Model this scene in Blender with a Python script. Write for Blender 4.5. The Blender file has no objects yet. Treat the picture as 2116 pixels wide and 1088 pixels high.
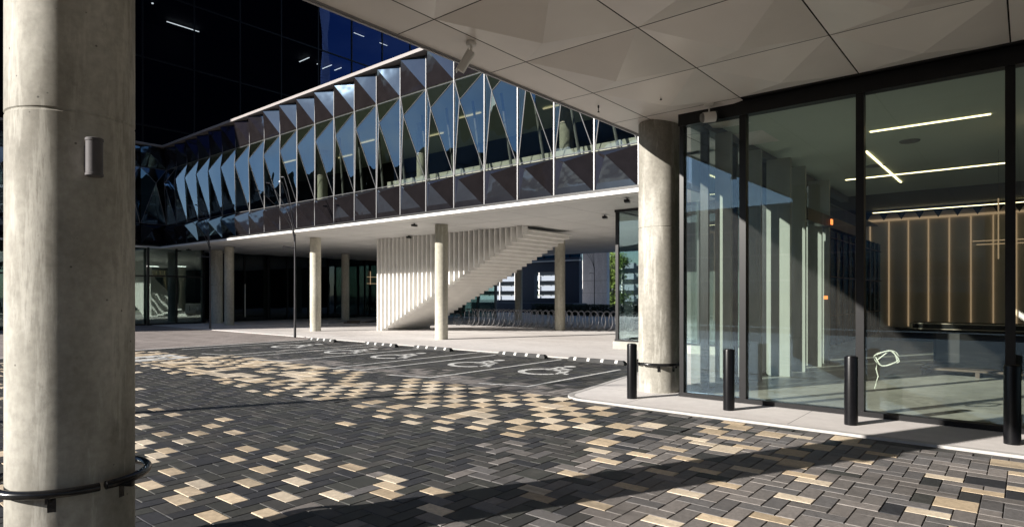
import bpy, math, random
from mathutils import Vector, Matrix
R = math.radians
random.seed(7)
S = bpy.context.scene
C = S.collection

# ------------------------------------------------------------------ camera, sky, sun, exposure
cd = bpy.data.cameras.new('camera'); cam = bpy.data.objects.new('camera', cd); C.objects.link(cam); S.camera = cam
cam.location = (0, 0, 1.7); cam.rotation_euler = (R(90), 0, R(39.8 - 90))
cd.sensor_width = 36; cd.lens = 36 * 1281 / 2116; cd.shift_y = 65 / 2116; cd.clip_start = .05; cd.clip_end = 3000
SUN_AZ, SUN_EL = 153.5, 20.0
W = bpy.data.worlds.new('World'); S.world = W; W.use_nodes = True
nt = W.node_tree; bg = nt.nodes['Background']
sk = nt.nodes.new('ShaderNodeTexSky'); sk.sky_type = 'NISHITA'; sk.sun_disc = False
sk.sun_elevation = R(SUN_EL); sk.sun_rotation = R(90 - SUN_AZ); sk.air_density = 1.0; sk.dust_density = .4; sk.ozone_density = 4.0
tc = nt.nodes.new('ShaderNodeTexCoord'); mp = nt.nodes.new('ShaderNodeMapping'); mp.inputs['Scale'].default_value = (2.2, 2.2, 7)
cn = nt.nodes.new('ShaderNodeTexNoise'); cn.inputs['Scale'].default_value = 1.6; cn.inputs['Detail'].default_value = 8; cn.inputs['Roughness'].default_value = .6
cr = nt.nodes.new('ShaderNodeValToRGB'); cr.color_ramp.elements[0].position = .52; cr.color_ramp.elements[0].color = (0, 0, 0, 1); cr.color_ramp.elements[1].position = .72; cr.color_ramp.elements[1].color = (.55, .55, .55, 1)
cm = nt.nodes.new('ShaderNodeMix'); cm.data_type = 'RGBA'; cm.inputs[7].default_value = (5.2, 5.5, 6.3, 1)
nt.links.new(tc.outputs['Generated'], mp.inputs[0]); nt.links.new(mp.outputs[0], cn.inputs['Vector']); nt.links.new(cn.outputs['Fac'], cr.inputs[0])
nt.links.new(cr.outputs[0], cm.inputs[0]); nt.links.new(sk.outputs[0], cm.inputs[6]); nt.links.new(cm.outputs[2], bg.inputs[0]); bg.inputs[1].default_value = .055
sl = bpy.data.lights.new('sun', 'SUN'); sl.energy = 4.7; sl.angle = R(.5); sl.color = (1, .94, .86)
so = bpy.data.objects.new('sun', sl); C.objects.link(so)
sd = Vector((math.cos(R(SUN_AZ)) * math.cos(R(SUN_EL)), math.sin(R(SUN_AZ)) * math.cos(R(SUN_EL)), math.sin(R(SUN_EL))))
so.rotation_euler = sd.to_track_quat('Z', 'Y').to_euler(); so.location = (-20, 20, 30)
S.view_settings.view_transform = 'Standard'; S.view_settings.look = 'None'; S.view_settings.exposure = 1.2; S.view_settings.gamma = 1
S.cycles.max_bounces = 8; S.cycles.transparent_max_bounces = 24; S.cycles.diffuse_bounces = 4; S.cycles.glossy_bounces = 5
S.cycles.sample_clamp_indirect = 6; S.cycles.caustics_reflective = False; S.cycles.caustics_refractive = False

# ------------------------------------------------------------------ materials
class N:
    def __init__(s, name):
        s.m = bpy.data.materials.new(name); s.m.use_nodes = True; s.t = s.m.node_tree
        s.b = s.t.nodes['Principled BSDF']; s.out = s.t.nodes['Material Output']
    def n(s, typ, **k):
        x = s.t.nodes.new(typ)
        for a, v in k.items():
            if a[0] == 'i' and a[1:].isdigit(): x.inputs[int(a[1:])].default_value = v
            else: setattr(x, a, v)
        return x
    def l(s, a, b): s.t.links.new(a, b)
    def coord(s):
        g = s.n('ShaderNodeNewGeometry'); return g.outputs['Position']
    def noise(s, scale, detail=4, rough=.55, vec=None, stretch=None):
        v = vec or s.coord()
        if stretch:
            mp = s.n('ShaderNodeMapping'); mp.inputs['Scale'].default_value = stretch; s.l(v, mp.inputs[0]); v = mp.outputs[0]
        x = s.n('ShaderNodeTexNoise'); x.inputs['Scale'].default_value = scale; x.inputs['Detail'].default_value = detail
        x.inputs['Roughness'].default_value = rough; s.l(v, x.inputs['Vector']); return x.outputs['Fac']
    def ramp(s, fac, stops):
        x = s.n('ShaderNodeValToRGB'); e = x.color_ramp.elements
        while len(e) < len(stops): e.new(.5)
        for i, (p, c) in enumerate(stops): e[i].position = p; e[i].color = (*c, 1)
        s.l(fac, x.inputs[0]); return x.outputs[0]
    def mix(s, fac, a, b, typ='MIX'):
        x = s.n('ShaderNodeMix', data_type='RGBA', blend_type=typ)
        for sock, v in ((x.inputs[0], fac), (x.inputs[6], a), (x.inputs[7], b)):
            if isinstance(v, (int, float)): sock.default_value = v
            elif isinstance(v, tuple): sock.default_value = (*v, 1)
            else: s.l(v, sock)
        return x.outputs[2]
    def bump(s, h, strength=.2, dist=.01):
        x = s.n('ShaderNodeBump'); x.inputs['Strength'].default_value = strength; x.inputs['Distance'].default_value = dist
        s.l(h, x.inputs['Height']); return x.outputs[0]

def g3(v, w=(1, 1, 1)): return (v * w[0], v * w[1], v * w[2])

def plain(name, col, rough=.6, metal=0, spec=.5, var=.12, sc=9, emit=None, es=1):
    a = N(name); a.b.inputs['Roughness'].default_value = rough; a.b.inputs['Metallic'].default_value = metal
    a.b.inputs['Specular IOR Level'].default_value = spec
    f = a.noise(sc, 5)
    a.l(a.ramp(f, [(.3, tuple(c * (1 - var) for c in col)), (.7, tuple(min(1, c * (1 + var)) for c in col))]), a.b.inputs['Base Color'])
    if emit: a.b.inputs['Emission Color'].default_value = (*emit, 1); a.b.inputs['Emission Strength'].default_value = es
    return a.m

def concrete(name, c1, c2, c3, sc=2.0, rough=.8, stretch=(1, 1, .35), pits=True):
    a = N(name); a.b.inputs['Roughness'].default_value = rough; a.b.inputs['Specular IOR Level'].default_value = .3
    f1 = a.noise(sc, 8, .62, stretch=stretch); f2 = a.noise(sc * 9, 6, .6); f3 = a.noise(sc * .6, 3, .5, stretch=stretch)
    col = a.ramp(f1, [(.32, c1), (.52, c2), (.72, c3)])
    col = a.mix(a.ramp(f3, [(.45, (0, 0, 0)), (.60, (.65, .65, .65))]), col, tuple(x * .74 for x in c1))
    col = a.mix(.5, col, a.ramp(f2, [(.3, g3(.5)), (.68, g3(1.0))]), 'MULTIPLY')
    f6 = a.noise(sc * 2.2, 8, .7, stretch=(1, 1, .12)); col = a.mix(a.ramp(f6, [(.55, (0, 0, 0)), (.62, g3(.3)), (.66, (0, 0, 0))]), col, tuple(min(.8, x * 1.25) for x in c3))
    f7 = a.noise(sc * 3.1, 7, .7, stretch=(1, 1, .5)); col = a.mix(a.ramp(f7, [(.58, (0, 0, 0)), (.72, g3(.55))]), col, tuple(x * .6 for x in c1))
    if pits:
        v = a.n('ShaderNodeTexVoronoi'); v.inputs['Scale'].default_value = 8; a.l(a.coord(), v.inputs['Vector'])
        p = a.ramp(v.outputs['Distance'], [(.035, g3(.35)), (.065, g3(1))])
        col = a.mix(1.0, col, p, 'MULTIPLY')
    a.l(col, a.b.inputs['Base Color']); a.l(a.bump(f2, .25, .004), a.b.inputs['Normal'])
    return a.m

def glass(name, tint=(.75, .85, .8), r0=.07, boost=1.0, refl=(1, 1, 1), wavy=.0, wsc=.8, dirt=0):
    a = N(name); a.t.nodes.remove(a.b)
    g = a.n('ShaderNodeNewGeometry')
    dt = a.n('ShaderNodeVectorMath', operation='DOT_PRODUCT'); a.l(g.outputs['Incoming'], dt.inputs[0]); a.l(g.outputs['True Normal'], dt.inputs[1])
    ab = a.n('ShaderNodeMath', operation='ABSOLUTE'); a.l(dt.outputs['Value'], ab.inputs[0])
    om = a.n('ShaderNodeMath', operation='SUBTRACT', i0=1.0); a.l(ab.outputs[0], om.inputs[1])
    pw = a.n('ShaderNodeMath', operation='POWER', i1=5.0); a.l(om.outputs[0], pw.inputs[0])
    ma = a.n('ShaderNodeMath', operation='MULTIPLY_ADD', i1=(1 - r0) * boost, i2=r0); ma.use_clamp = True; a.l(pw.outputs[0], ma.inputs[0])
    tr = a.n('ShaderNodeBsdfTransparent'); tr.inputs[0].default_value = (*tint, 1)
    gl = a.n('ShaderNodeBsdfGlossy'); gl.inputs['Color'].default_value = (*refl, 1); gl.inputs['Roughness'].default_value = 0.0
    if wavy:
        h = a.noise(wsc, 2, .4, stretch=(1, 1, .45)); a.l(a.bump(h, 1.0, wavy), gl.inputs['Normal'])
    mx = a.n('ShaderNodeMixShader'); a.l(ma.outputs[0], mx.inputs[0]); a.l(tr.outputs[0], mx.inputs[1]); a.l(gl.outputs[0], mx.inputs[2])
    o = mx.outputs[0]
    if dirt:
        df = a.n('ShaderNodeBsdfDiffuse'); df.inputs[0].default_value = (.6, .6, .58, 1)
        rp = a.ramp(a.noise(14, 10, .8, stretch=(1, 1, .35)), [(.25, g3(dirt * .5)), (.75, g3(dirt * 1.6))])
        m2 = a.n('ShaderNodeMixShader'); a.l(rp, m2.inputs[0]); a.l(o, m2.inputs[1]); a.l(df.outputs[0], m2.inputs[2]); o = m2.outputs[0]
    a.l(o, a.out.inputs[0]); return a.m

def panel(name, col, r0, wavy=.004, rough=.03, refl=(1, 1, 1)):
    a = N(name); a.t.nodes.remove(a.b)
    df = a.n('ShaderNodeBsdfDiffuse'); a.l(a.ramp(a.noise(3, 4), [(.3, g3(.85, col)), (.7, g3(1.15, col))]), df.inputs[0])
    gl = a.n('ShaderNodeBsdfGlossy'); gl.inputs['Roughness'].default_value = rough; gl.inputs['Color'].default_value = (*refl, 1)
    a.l(a.bump(a.noise(1.1, 2, .4), 1.0, wavy), gl.inputs['Normal'])
    lw = a.n('ShaderNodeLayerWeight'); lw.inputs['Blend'].default_value = .35
    ma = a.n('ShaderNodeMath', operation='MULTIPLY_ADD', i1=.3, i2=r0); ma.use_clamp = True; a.l(lw.outputs['Fresnel'], ma.inputs[0])
    mx = a.n('ShaderNodeMixShader'); a.l(ma.outputs[0], mx.inputs[0]); a.l(df.outputs[0], mx.inputs[1]); a.l(gl.outputs[0], mx.inputs[2])
    a.l(mx.outputs[0], a.out.inputs[0]); return a.m

M = {}
M['col'] = concrete('column_concrete', (.25, .235, .20), (.40, .385, .34), (.58, .565, .515), 2.1)
M['col2'] = concrete('far_column_concrete', (.44, .42, .34), (.56, .535, .45), (.66, .64, .55), 1.2, pits=False)
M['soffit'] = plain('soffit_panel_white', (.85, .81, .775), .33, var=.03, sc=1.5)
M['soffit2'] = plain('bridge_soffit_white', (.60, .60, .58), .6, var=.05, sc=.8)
M['roofedge'] = plain('roof_edge_metal', (.22, .20, .195), .6, var=.05)
M['joint'] = plain('joint_black', (.015, .015, .015), .9)
M['trimgrey'] = plain('trim_grey_metal', (.36, .36, .38), .4, .3, var=.05)
M['white'] = plain('white_metal', (.74, .73, .70), .45, var=.04, sc=3)
M['slat'] = plain('white_slat_paint', (.80, .785, .75), .5, var=.06, sc=2)
M['black'] = plain('black_frame_metal', (.006, .006, .007), .4, spec=.3, var=.2)
M['bollard'] = plain('bollard_black_paint', (.004, .004, .005), .3, spec=.25, var=.3, sc=30)
M['rail'] = plain('rail_black_steel', (.014, .014, .015), .22, .4, var=.3, sc=40)
M['pole'] = plain('lamp_pole_grey', (.045, .045, .05), .4, .5)
M['frame'] = plain('window_frame_silver', (.17, .17, .175), .4, .2, var=.08)
M['win'] = glass('facet_window_glass', (.55, .60, .56), .22, 1.0, (.6, .8, 1), .03, .9)
M['span'] = panel('facet_panel_dark', (.014, .012, .013), .11, .008, .04, (.5, .72, 1))
M['lobby_glass'] = glass('lobby_glass', (.93, .955, .935), .05, 1.0, (.5, .74, 1), .0015, .5, .012)
M['side_glass'] = glass('side_glass', (.84, .89, .875), .07, 1.0, (.8, .93, 1), .003, .6)
M['dark_glass'] = glass('dark_glass', (.5, .56, .56), .05, 1.0, (.9, .95, 1), .006, .6)
M['tower_glass'] = glass('tower_glass', (.14, .17, .2), .09, 1.0, (.16, .32, 1), .03, .25)
M['body_glass'] = panel('upper_storey_dark_glass', (.004, .004, .005), .0, .004, .05, (.25, .3, .4))
M['int_dark'] = plain('interior_dark', (.02, .022, .022), .8)
M['int_grey'] = plain('interior_grey', (.16, .16, .155), .8)
M['int_floor'] = concrete('interior_floor_concrete', (.33, .33, .29), (.42, .42, .37), (.5, .5, .45), .5, .4, (1, 1, 1), False)
M['int_ceil'] = plain('interior_ceiling', (.50, .56, .48), .8, var=.04, sc=.7)
M['int_wall'] = plain('interior_wall_panel', (.55, .53, .50), .6, var=.08, sc=.8)
M['pale'] = plain('pale_balustrade', (.50, .48, .42), .7)
M['lamp'] = plain('light_strip_white', (.8, .8, .75), .5, emit=(1, .82, .45), es=2.0)
M['lamp2'] = plain('office_light_strip', (.8, .8, .75), .5, emit=(1, .84, .5), es=.35)
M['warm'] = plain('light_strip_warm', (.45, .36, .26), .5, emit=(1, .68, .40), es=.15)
M['cool'] = plain('tower_light', (.8, .8, .8), .5, emit=(1, .93, .85), es=2)
M['orange'] = plain('orange_light', (.8, .3, .1), .5, emit=(1, .25, .06), es=1)
M['black_wood'] = plain('counter_black', (.003, .003, .003), .6, spec=.15)
M['edge'] = plain('counter_edge', (.26, .22, .17), .5)
M['ply'] = plain('plywood', (.075, .055, .04), .7)
M['steel'] = plain('rack_steel', (.5, .5, .52), .28, .9, var=.1)
M['rubber'] = plain('rubber_black', (.02, .02, .02), .7, var=.3)
M['paint'] = plain('line_paint_white', (.55, .55, .535), .6, var=.35, sc=11)
M['cable'] = plain('cable_white', (.5, .53, .46), .5)
M['navy'] = plain('annex_navy_wall', (.05, .06, .09), .6)
M['blueglass'] = panel('annex_blue_glass', (.03, .08, .13), .1, .01, .05, (.8, .9, 1))
M['render'] = concrete('white_render', (.56, .54, .56), (.66, .64, .66), (.75, .73, .74), .7, pits=False)
M['bark'] = plain('bark', (.09, .07, .05), .9)
M['leaf'] = plain('leaf_green', (.10, .16, .03), .7, var=.45, sc=3)
M['leafd'] = plain('leaf_dark', (.025, .04, .015), .8, var=.4, sc=3)
M['red'] = plain('red_banner', (.25, .02, .03), .6)

def slab_mat():
    a = N('plaza_concrete'); a.b.inputs['Roughness'].default_value = .8
    f1 = a.noise(.35, 6, .6, stretch=(1, .35, 1)); f2 = a.noise(6, 8, .65); f3 = a.noise(60, 3)
    col = a.ramp(f1, [(.35, (.50, .465, .445)), (.65, (.68, .65, .63))])
    col = a.mix(.5, col, a.ramp(f2, [(.3, g3(.78)), (.65, g3(1))]), 'MULTIPLY')
    br = a.n('ShaderNodeTexBrick'); br.offset = 0; br.inputs['Scale'].default_value = 1; br.inputs['Mortar Size'].default_value = .006
    br.inputs['Brick Width'].default_value = 2.4; br.inputs['Row Height'].default_value = 2.4
    a.l(a.coord(), br.inputs['Vector'])
    col = a.mix(br.outputs['Fac'], col, (.2, .19, .18))
    a.l(col, a.b.inputs['Base Color']); a.l(a.bump(f3, .15, .003), a.b.inputs['Normal']); return a.m
M['plaza'] = slab_mat()

def grey_pave():
    a = N('forecourt_grey_pavers'); a.b.inputs['Roughness'].default_value = .75
    br = a.n('ShaderNodeTexBrick'); br.offset = .5; br.inputs['Scale'].default_value = 1; br.inputs['Mortar Size'].default_value = .006
    br.inputs['Brick Width'].default_value = .42; br.inputs['Row Height'].default_value = .14
    br.inputs['Color1'].default_value = (.25, .215, .20, 1); br.inputs['Color2'].default_value = (.36, .315, .295, 1); br.inputs['Mortar'].default_value = (.09, .085, .08, 1)
    a.l(a.coord(), br.inputs['Vector'])
    f = a.noise(1.1, 6, .65, stretch=(1, .25, 1))
    col = a.mix(.7, br.outputs['Color'], a.ramp(f, [(.35, g3(.55)), (.6, g3(1.0))]), 'MULTIPLY')
    f2 = a.noise(.9, 3, .5, stretch=(.8, 3, 1)); col = a.mix(a.ramp(f2, [(.64, (0, 0, 0)), (.70, g3(.5))]), col, (.42, .38, .36))
    a.l(col, a.b.inputs['Base Color']); return a.m
M['greypave'] = grey_pave()

def ground_mat():
    a = N('asphalt_ground'); a.b.inputs['Roughness'].default_value = .9
    a.l(a.ramp(a.noise(.4, 8, .6), [(.3, (.035, .035, .035)), (.7, (.06, .058, .055))]), a.b.inputs['Base Color']); return a.m
M['ground'] = ground_mat()

def paver_mat():
    a = N('paver_blocks'); a.b.inputs['Specular IOR Level'].default_value = .35
    at = a.n('ShaderNodeAttribute', attribute_name='tile'); base = at.outputs['Color']
    f = a.noise(26, 6, .7); f2 = a.noise(2.3, 5, .6); f3 = a.noise(.55, 5, .6)
    col = a.mix(.75, base, a.ramp(f, [(.3, g3(.62)), (.7, g3(1.18))]), 'MULTIPLY')
    col = a.mix(a.ramp(f2, [(.55, (0, 0, 0)), (.72, g3(.16))]), col, (.20, .18, .165))     # efflorescence bloom
    col = a.mix(a.ramp(f3, [(.52, (0, 0, 0)), (.68, g3(.30))]), col, (.05, .045, .04))      # tyre dirt
    f4 = a.noise(.9, 4, .5, stretch=(3.2, .22, 1)); col = a.mix(a.ramp(f4, [(.56, (0, 0, 0)), (.66, g3(.38))]), col, (.045, .042, .04))
    f5 = a.noise(4.5, 6, .7); col = a.mix(a.ramp(f5, [(.62, (0, 0, 0)), (.74, g3(.35))]), col, (.09, .075, .06))
    a.l(col, a.b.inputs['Base Color'])
    rr = a.n('ShaderNodeMapRange'); rr.inputs[3].default_value = .55; rr.inputs[4].default_value = .9; a.l(f, rr.inputs[0]); a.l(rr.outputs[0], a.b.inputs['Roughness'])
    a.l(a.bump(f, .5, .003), a.b.inputs['Normal']); return a.m
M['paver'] = paver_mat()
def joint_mat():
    a = N('paver_joint_sand'); a.b.inputs['Roughness'].default_value = .95
    a.l(a.ramp(a.noise(1.4, 6, .7), [(.40, (.03, .03, .028)), (.56, (.10, .095, .09)), (.68, (.42, .39, .36))]), a.b.inputs['Base Color']); return a.m
M['sand'] = joint_mat()

# ------------------------------------------------------------------ mesh builder
class MB:
    def __init__(s): s.v = []; s.f = []
    def quad(s, *p):
        i = len(s.v); s.v += [tuple(q) for q in p]; s.f.append(tuple(range(i, i + len(p)))); return s
    def box(s, x0, x1, y0, y1, z0, z1):
        i = len(s.v); s.v += [(x, y, z) for x in (x0, x1) for y in (y0, y1) for z in (z0, z1)]
        s.f += [tuple(i + k for k in q) for q in ((0, 1, 3, 2), (4, 6, 7, 5), (0, 4, 5, 1), (2, 3, 7, 6), (0, 2, 6, 4), (1, 5, 7, 3))]; return s
    def obox(s, c, ax, ay, az, hx, hy, hz):
        i = len(s.v); c = Vector(c)
        s.v += [tuple(c + ax * (hx * a) + ay * (hy * b) + az * (hz * d)) for a in (-1, 1) for b in (-1, 1) for d in (-1, 1)]
        s.f += [tuple(i + k for k in q) for q in ((0, 1, 3, 2), (4, 6, 7, 5), (0, 4, 5, 1), (2, 3, 7, 6), (0, 2, 6, 4), (1, 5, 7, 3))]; return s
    def tube(s, pts, r, n=8, closed=False, cap=True):
        pts = [Vector(p) for p in pts]; L = len(pts); rings = []
        rr = r if isinstance(r, (list, tuple)) else [r] * L
        up = Vector((0, 0, 1))
        for k, p in enumerate(pts):
            a = pts[(k - 1) % L] if (closed or k > 0) else p; b = pts[(k + 1) % L] if (closed or k < L - 1) else p
            t = (b - a).normalized(); u = t.cross(up)
            if u.length < .05: u = t.cross(Vector((1, 0, 0)))
            u.normalize(); w = t.cross(u)
            i = len(s.v); s.v += [tuple(p + (u * math.cos(2 * math.pi * j / n) + w * math.sin(2 * math.pi * j / n)) * rr[k]) for j in range(n)]; rings.append(i)
        for k in range(L if closed else L - 1):
            a, b = rings[k], rings[(k + 1) % L]
            for j in range(n): s.f.append((a + j, a + (j + 1) % n, b + (j + 1) % n, b + j))
        if cap and not closed:
            s.f.append(tuple(rings[0] + j for j in range(n))[::-1]); s.f.append(tuple(rings[-1] + j for j in range(n)))
        return s
    def lathe(s, prof, n=48, cx=0, cy=0):
        rings = []
        for r, z in prof:
            i = len(s.v); s.v += [(cx + r * math.cos(2 * math.pi * j / n), cy + r * math.sin(2 * math.pi * j / n), z) for j in range(n)]; rings.append(i)
        for a, b in zip(rings, rings[1:]):
            for j in range(n): s.f.append((a + j, a + (j + 1) % n, b + (j + 1) % n, b + j))
        s.f.append(tuple(rings[0] + j for j in range(n))[::-1]); s.f.append(tuple(rings[-1] + j for j in range(n))); return s
    def prism(s, poly, z0, z1):
        i = len(s.v); n = len(poly); s.v += [(x, y, z0) for x, y in poly] + [(x, y, z1) for x, y in poly]
        s.f.append(tuple(i + n + k for k in range(n))); s.f.append(tuple(i + k for k in range(n))[::-1])
        for k in range(n): s.f.append((i + k, i + (k + 1) % n, i + n + (k + 1) % n, i + n + k))
        return s
    def build(s, name, mat, parent=None, smooth=False, loc=None):
        me = bpy.data.meshes.new(name); me.from_pydata(s.v, [], s.f); me.materials.append(M[mat] if isinstance(mat, str) else mat)
        if smooth:
            me.polygons.foreach_set('use_smooth', [True] * len(me.polygons))
            try: me.set_sharp_from_angle(angle=R(35))
            except Exception: pass
        me.update(); o = bpy.data.objects.new(name, me); C.objects.link(o)
        if parent: o.parent = parent
        if loc: o.location = loc
        return o

def empty(name, loc=(0, 0, 0), rz=0):
    o = bpy.data.objects.new(name, None); C.objects.link(o); o.location = loc; o.rotation_euler = (0, 0, rz); return o
def tag(o, label=None, cat=None, group=None, kind=None):
    for k, v in (('label', label), ('category', cat), ('group', group), ('kind', kind)):
        if v: o[k] = v
    return o
def copy_tree(o, parent=None):
    c = o.copy(); C.objects.link(c); c.parent = parent
    for ch in [x for x in list(o.children)]: copy_tree(ch, c)
    return c

# ------------------------------------------------------------------ ground, paving, plaza
tag(MB().quad((-900, -900, -.06), (1500, -900, -.06), (1500, 1500, -.06), (-900, 1500, -.06)).build('ground', 'ground'), kind='structure')
tag(MB().quad((-3.5, -3.4, 0), (14, -3.4, 0), (14, 20.75, 0), (-3.5, 20.75, 0)).build('paving_bed', 'sand'), kind='structure')
tag(MB().box(-12, 13.7, 20.75, 60, -.05, .012).build('forecourt', 'greypave'), kind='structure')

def arc(cx, cy, r, a0, a1, n=8): return [(cx + r * math.cos(R(a0 + (a1 - a0) * k / n)), cy + r * math.sin(R(a0 + (a1 - a0) * k / n))) for k in range(n + 1)]
edge = arc(8.35 + .5, 6.0 - .5, .5, 180, 90, 8)          # rounded corner
poly = [(40, -12), (8.35, -12)] + edge + [(12.4, 6.55), (13.7, 7.2), (13.7, 60), (110, 60), (110, -12)]
tag(MB().prism(poly[1:], -.05, .03).build('plaza_pavement', 'plaza'), kind='structure')
kb = MB()
path = [(8.35, -12)] + edge + [(12.4, 6.55), (13.7, 7.2), (13.7, 20.75)]
for a, b in zip(path, path[1:]):
    t = Vector((b[0] - a[0], b[1] - a[1], 0)); L = t.length; t.normalize(); nrm = Vector((t.y, -t.x, 0)); c = Vector((*a, 0)) + t * L / 2
    kb.obox(c + Vector((0, 0, -.004)) + nrm * .043, t, nrm, Vector((0, 0, 1)), L / 2 + .004, .05, .037)
tag(kb.build('kerb', plain('kerb_pale_concrete', (.40, .385, .37), .8, var=.1)), kind='structure')
tag(MB().box(3.5, 13.9, 20.62, 20.78, -.02, .035).build('kerb_strip', plain('kerb_strip_concrete', (.5, .48, .46), .8, var=.12)), kind='structure')

U = .15
def tile_field():
    nx0, nx1, ny0, ny1 = int(-3.5 / U), int(13.7 / U), int(-3.4 / U), int(20.6 / U)
    rnd = random.Random(11)
    def inslab(x, y):
        if x > 8.30 and y < 5.5: return True
        if y < 6.0 + (x - 8.85) * .155 and x > 8.85: return True
        if x > 8.3 and y < 6.02: return (x - 8.85) ** 2 + (y - 5.5) ** 2 < .55 ** 2
        if x > 12.4 and y < 6.55 + (x - 12.4) * .5: return True
        return x > 13.62
    from mathutils import noise as mn
    verts, faces, cols = [], [], []
    def zone(x, y):
        w = mn.noise(Vector((x * .35, y * .22, 3))) * .9 + mn.noise(Vector((x * 1.1, y * .6, 9))) * .45
        near = max(0, min(1, (3.7 + w - y) / 1.4))
        return w, near
    def colour(kind, x, y):
        w, near = zone(x, y)
        v = .82 + .36 * rnd.random(); h = rnd.random()
        if kind == 'tan': c = ((.58, .47, .335), (.64, .545, .42), (.51, .405, .28))[rnd.randrange(3)]
        elif kind == 'grey': c = ((.165, .152, .145), (.20, .182, .172), (.13, .124, .124))[rnd.randrange(3)]
        elif kind == 'dark': c = ((.032, .033, .033), (.044, .045, .041), (.027, .028, .033))[rnd.randrange(3)]
        else: c = (.052, .050, .048)
        return tuple(k * v for k in c)
    def tile(i, j, wi, hj, kind):
        x0, x1, y0, y1 = i * U, (i + wi) * U, j * U, (j + hj) * U
        if inslab((x0 + x1) / 2, (y0 + y1) / 2) or inslab(x1, (y0 + y1) / 2): return
        g = .0025; b = .005; z = .012 + rnd.uniform(-.0018, .0016)
        t = [rnd.uniform(-.0014, .0014) for _ in range(4)]
        k = len(verts)
        o = [(x0 + g, y0 + g), (x1 - g, y0 + g), (x1 - g, y1 - g), (x0 + g, y1 - g)]
        q = [(x0 + g + b, y0 + g + b), (x1 - g - b, y0 + g + b), (x1 - g - b, y1 - g - b), (x0 + g + b, y1 - g - b)]
        verts.extend([(a, c, z - .006) for a, c in o]); verts.extend([(a, c, z + t[n]) for n, (a, c) in enumerate(q)])
        faces.append((k + 4, k + 5, k + 6, k + 7))
        for n in range(4): faces.append((k + n, k + (n + 1) % 4, k + 4 + (n + 1) % 4, k + 4 + n))
        cc = colour(kind, (x0 + x1) / 2, (y0 + y1) / 2); e = rnd.random() ** 3 * .6 * (.3 + .7 * (cc[0] > .1)); ce = tuple(a * (1 - e) + b * e for a, b in zip(cc, (.34, .30, .27))); cols.extend([(*ce, 1)] * 4 + [(*cc, 1)] * 4)
    def tanp(x, y):
        w, near = zone(x, y)
        if y > 20.4 - (x > 7.6) * 3 or x > 8.45 + w * .35: return 0
        if x > 5.45 + .5 * w and x < 8.45 + w * .35:
            if y < 4.2: return .55
            return .74 if y < 14 else .8
        if x > 3.75 + .4 * w: return .03 if y < 14 else .25
        return .8 if y > 3.6 else .35
    def mkind(x, y, sq=False):
        w, near = zone(x, y)
        if x > 8.3: # bays: dark, with paler blotches towards the aisle
            p = max(0, min(.9, 1.0 - abs(x - 8.75 - w * .5) / 1.0)) if y < 15 else .1
            return 'grey' if rnd.random() < p else ('dark' if rnd.random() < .8 else 'mid')
        if rnd.random() < near * .93 * (0.25 if sq else 1): return 'grey'
        gr = max(0, .55 - abs(y - 4.0) / 1.8) * (1 if x < 5.6 else .4)
        if rnd.random() < gr: return 'grey' if rnd.random() < .45 else 'mid'
        return 'dark' if rnd.random() < .82 else 'mid'
    used = {}
    near_fn = lambda i, j: (j * U) < 3.3 + .9 * mn.noise(Vector((i * U * .5, 0, 5))) or i * U < 5.75 + .5 * mn.noise(Vector((0, j * U * .5, 5)))
    # checker field: squares alternating with pairs of bricks
    for I in range(nx0 // 2, nx1 // 2 + 1):
        for J in range(ny0 // 2, ny1 // 2 + 1):
            i, j = 2 * I, 2 * J; x, y = (i + 1) * U, (j + 1) * U
            if near_fn(i, j): continue
            for a in (0, 1):
                for b in (0, 1): used[(i + a, j + b)] = 1
            if (I + J) % 2 == 0:
                if rnd.random() < tanp(x, y): tile(i, j, 2, 2, 'tan')
                elif rnd.random() < .3: tile(i, j, 2, 2, mkind(x, y, True))
                elif rnd.random() < .8: tile(i, j, 2, 1, mkind(x, y)); tile(i, j + 1, 2, 1, mkind(x, y))
                else: tile(i, j, 1, 2, mkind(x, y)); tile(i + 1, j, 1, 2, mkind(x, y))
            else:
                extra = tanp(x, y) > .7 and rnd.random() < (.05 if y < 11 else .28)
                if extra: tile(i, j, 2, 2, 'tan')
                elif rnd.random() < .55: tile(i, j, 2, 1, mkind(x, y)); tile(i, j + 1, 2, 1, mkind(x, y))
                else: tile(i, j, 1, 2, mkind(x, y)); tile(i + 1, j, 1, 2, mkind(x, y))
    # near field: herringbone with dark squares, tan bricks and tan squares let in
    for _ in range(3200):
        i = rnd.randrange(nx0, nx1); j = rnd.randrange(ny0, ny1)
        if not near_fn(i, j) or any((i + a, j + b) in used for a in range(-1, 3) for b in range(-1, 3)): continue
        x = i * U
        if not all(near_fn(i + a, j + b) for a in (0, 1) for b in (0, 1)): continue
        pt = .78 if x > 5.9 else .25
        pq = (.5 if x > 5.9 else .16) if j * U < 3.3 else .13
        if j * U > 3.3: pt = 0
        if rnd.random() < pq:
            for a in (0, 1):
                for b in (0, 1): used[(i + a, j + b)] = 1
            tile(i, j, 2, 2, 'tan' if rnd.random() < pt else 'dark')
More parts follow.
